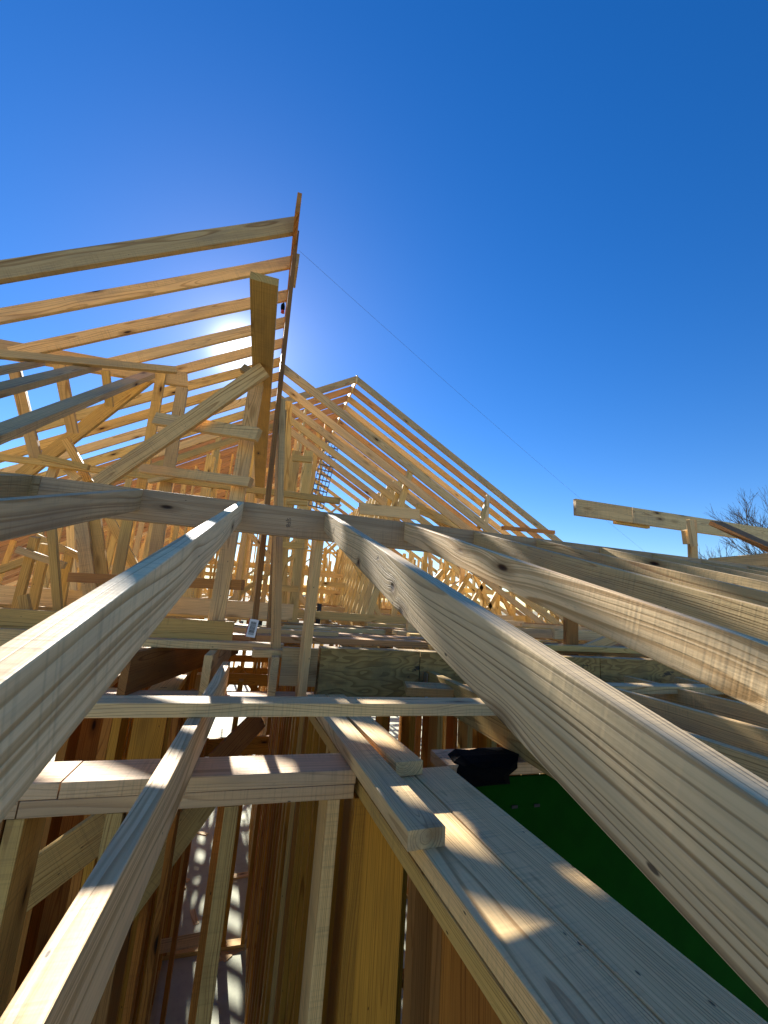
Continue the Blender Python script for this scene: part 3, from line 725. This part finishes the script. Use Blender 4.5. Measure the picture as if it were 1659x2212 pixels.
stud_wall('far cross wall of the house', (-6, 19), (9, 19), step=.406, ztop=ZP-.05, seed=10, w=.089)
stud_wall('outer left wall of the house', (-5.6, .5), (-5.6, 19), step=.406, ztop=ZP-.05, seed=12, w=.089)
stud_wall('outer right wall of the house', (7.6, 1.5), (7.6, 19), step=.406, ztop=ZP-.05, seed=13, w=.089)
stud_wall('middle cross wall on the left', (-5.4, 7), (-1.3, 7), step=.406, ztop=ZP-.05, seed=14, w=.089)
stud_wall('middle cross wall on the right', (.6, 9.5), (7.4, 9.5), step=.406, ztop=ZP-.05, seed=15, w=.089)
# studs of the near wall A
def stud(x, y, lab, col='gold', v=None, w=.14, z0=ZF, up=(0, 1, 0), **k):
    return board('stud', (x, y, z0), (x, y, ZP-.078), w, up=up, label=lab, cat='stud', col=col, v=v, hero=True, **k)
stud(.0, 1.396, 'greenish grey stud standing under the near plate beside the corridor', 'green', .9)
stud(-.50, 1.396, 'pale stud under the near plate left of the big brace', 'gold', .85)
stud(-.545, 1.397, 'darker stud doubled against the pale stud at the left', 'brown', 1.0)
stud(-.72, 1.397, 'stud at the lower left edge beside the doubled studs', 'orange', .7)
stud(-.285, 1.396, 'greenish stud under the near plate left of the narrow joist', 'green', 1.05)
stud(-.245, 1.40, 'dark brown stud doubled beside the greenish stud', 'brown', .8)
for k, (x, y, l) in enumerate(((-.31, 2.3, 'nearest thin stud along the left side of the corridor'), (-.30, 2.7, 'second thin stud along the left side of the corridor'), (-.33, 3.2, 'third thin stud along the left side of the corridor'),
                               (-.27, 3.7, 'fourth thin stud along the left side of the corridor'), (-.05, 3.0, 'thin stud in the middle of the corridor'))):
    stud(x, y, l, ('red', 'orange', 'gold')[k % 3], .95, w=.089, t=.03)
stud(.285, 1.396, 'stud with a bright lit edge at the wall corner', 'tan', .95)
stud(.365, 1.396, 'stud with dark knot at the wall corner', 'orange', .8)
stud(-.205, 1.9, 'thin red brown stud in the corridor opening', 'red', .9, w=.089, t=.022)
stud(-.03, 1.55, 'thin red stud left of the greenish grey stud', 'red', .9, w=.089, t=.022)
# braces and rails in the wall zone
vb('brace', -40, 1985, 330, 1712, 1.35, 1.75, .14, 'big diagonal brace with a lit top edge at the lower left', 'brace', 'gold', hero=True, v=.9, nrm=(.2, -1, .1))
vb('brace', 200, 2050, 450, 1720, 1.6, 2.0, .12, 'short golden brace behind the narrow joist', 'brace', 'gold', hero=True, v=.75, nrm=(.2, -1, .1))
vb('brace', 465, 1650, 560, 1552, 2.2, 2.6, .12, 'dark diagonal brace above the near plate', 'brace', 'brown', hero=True, v=1.1)
vb('rail', 290, 2055, 480, 2020, 3.4, 3.7, .089, 'low rail with sunlit top crossing the corridor', 'rail', 'tan', hero=True, nrm=(0, -1, .7))
vb('rail', 430, 1615, 580, 1608, 4.0, 4.1, .16, 'orange block beam across the corridor', 'rail', 'orange', hero=True)
vb('rail', 395, 1462, 590, 1470, 4.6, 4.6, .12, 'orange beam over the corridor beyond the joists', 'rail', 'orange', hero=True)
vb('rail', 395, 1448, 600, 1452, 5.6, 5.6, .1, 'upper orange beam over the far corridor', 'rail', 'orange')
vb('rail', 300, 1418, 600, 1424, 6.4, 6.6, .1, 'thin orange beam high over the far corridor', 'rail', 'orange')
vb('brace', 470, 1500, 520, 1440, 5.0, 5.2, .07, 'small diagonal brace in the far corridor', 'brace', 'orange')
vb('brace', 560, 1500, 520, 1450, 5.0, 5.2, .07, 'second small diagonal brace in the far corridor', 'brace', 'orange')
vb('rail', 690, 1605, 740, 1610, 3.3, 3.3, .1, 'short block between studs behind the loose boards', 'rail', 'orange')

# ================================================================= bare tree and far trees
def tree(name, loc, h, seed, lab, spread=.55, depth=6, mat=M_BARK):
    e = empty(name, loc, lab, 'tree'); rr = random.Random(seed)
    tk = bmesh.new(); br = bmesh.new()
    def seg(bm, a, b, r0, r1, n):
        d = (b-a).normalized(); o = d.orthogonal().normalized(); q = d.cross(o); rows = []
        for p, r in ((a, r0), (b, r1)): rows.append([bm.verts.new(p+(o*math.cos(6.2832*k/n)+q*math.sin(6.2832*k/n))*r) for k in range(n)])
        for k in range(n): bm.faces.new((rows[0][k], rows[0][(k+1) % n], rows[1][(k+1) % n], rows[1][k]))
    def grow(a, d, L, r, lv):
        b = a+d*L; seg(tk if lv >= depth-1 else br, a, b, r, r*.7, 6 if lv > 3 else 3)
        if lv == 0: return
        for k in range(3 if lv < depth else 4):
            nd = (d+Vector((rr.uniform(-1, 1), rr.uniform(-1, 1), rr.uniform(-.35, .8)))*spread).normalized()
            grow(a+d*L*rr.uniform(.55, 1), nd, L*rr.uniform(.6, .85), r*.62, lv-1)
    grow(Vector((0, 0, 0)), Vector((0, 0, 1)), h*.27, h*.012, depth)
    for nm, b in (('trunk', tk), ('crown', br)):
        me = bpy.data.meshes.new(nm); b.to_mesh(me); b.free(); link(nm, me, mat, e)
    return e
p = W(1712, 1275, D=17)
tree('bare_tree', (p.x, p.y, ZF-.25), 11.0, 4, 'leafless tree with fine twigs beyond the right edge ridge', depth=7)
for k in range(9):
    a = -1.1+k*.3; r = 60+12*math.sin(k*2.1)
    tree('bare_tree', (r*math.sin(a), r*math.cos(a), ZF-.25), 7+2*math.sin(k), 20+k, '%s distant leafless tree from the left along the horizon' % ORD[k], depth=5)

# ================================================================= lumber stamps
def stamp(parent, txt, x, z, y, size, rot=math.pi/2, side=1, mat=M_STAMP):
    c = bpy.data.curves.new('stamp', 'FONT'); c.body = txt; c.size = size; c.align_x = 'CENTER'; c.align_y = 'CENTER'; c.space_line = .8
    tmp = bpy.data.objects.new('t', c); COL.objects.link(tmp)
    me = bpy.data.meshes.new_from_object(tmp); bpy.data.objects.remove(tmp)
    o = link('grade_stamp', me, mat, parent)
    o.matrix_basis = Matrix.Translation((x, y, z)) @ Matrix.Rotation(math.pi/2, 4, 'X') @ (Matrix.Rotation(math.pi, 4, 'Y') if side < 0 else Matrix.Identity(4)) @ Matrix.Rotation(rot, 4, 'Z')
    return o
stamp(bpy.data.objects['ridge_board'], 'SJFB', 1.0, -.004, -.0165, .026, -math.pi/2)
stamp(R3, 'B F.I.B\nCD T', 1.45, 0, .0150, .018, math.pi/2, -1)
# printed insulation paper and a black strip between the left studs, pipe stubs on the deck
a, c2 = W(215, 1660, D=2.12), W(246, 1552, D=2.12)
ip = vb('insulation_strip', 215, 1660, 246, 1552, 2.12, 2.12, .055, 'pale paper faced insulation strip printed R-13 between the left studs', 'insulation', t=.004, name_mat=M_PAPER)
stamp(ip, '3\u00bd\n----\nR-13', .08, 0, -.0035, .03, math.pi/2, 1, M_INK); ip.children[0].name = 'printing'
vb('sheathing_strip', 328, 1690, 353, 1485, 2.15, 2.2, .032, 'narrow black sheathing strip seen between the left studs', 'sheathing', t=.004, name_mat=M_BLACK)
for (x, y, l) in ((565, 1318, 'short black vent pipe stub left of the reddish prop on the deck'), (689, 1318, 'short black vent pipe stub beside the ladder-like frame')):
    p = W(x, y, D=5.2)+O0; tube('vent_pipe', [p-Vector((0, 0, .3)), p+Vector((0, 0, .08))], .03, M_PVC, l, 'pipe', n=12)

# metal hangers on the header and offcuts on the slab
for k, (x, l) in enumerate(((.93, 'metal joist hanger behind the golden joist'), (1.36, 'metal joist hanger behind the shaded joist'), (1.80, 'metal joist hanger at the lit joist'))):
    bm = bmesh.new()
    for (sx, w, zz, hh) in ((-.026, .003, -.02, .12), (.026, .003, -.02, .12), (0, .056, -.078, .003)):
        r0 = bmesh.ops.create_cube(bm, size=1)['verts']
        for vv in r0: vv.co = (vv.co.x*w+sx, vv.co.y*.05, vv.co.z*hh+zz)
    me = bpy.data.meshes.new('hanger'); bm.to_mesh(me); bm.free()
    o = link('joist_hanger', me, M_METAL); o.location = Vector((x, 2.15, ZP+.10))+O0; tag(o, l, 'hanger')
rg = random.Random(9)
for k in range(16):
    x = rg.uniform(-.5, .35); y = rg.uniform(2.6, 9); a = rg.uniform(0, 3.1); L = rg.uniform(.12, .5)
    board('offcut', (x, y, ZF+.003+.001*k), (x+L*math.cos(a), y+L*math.sin(a), ZF+.003+.001*k), rg.choice((.06, .089)), up=(math.sin(a), -math.cos(a), 0), anchor=(1, 0), col='tan',
          label='offcut of lumber lying on the slab in the corridor', cat='offcut', group='offcuts on the corridor slab')
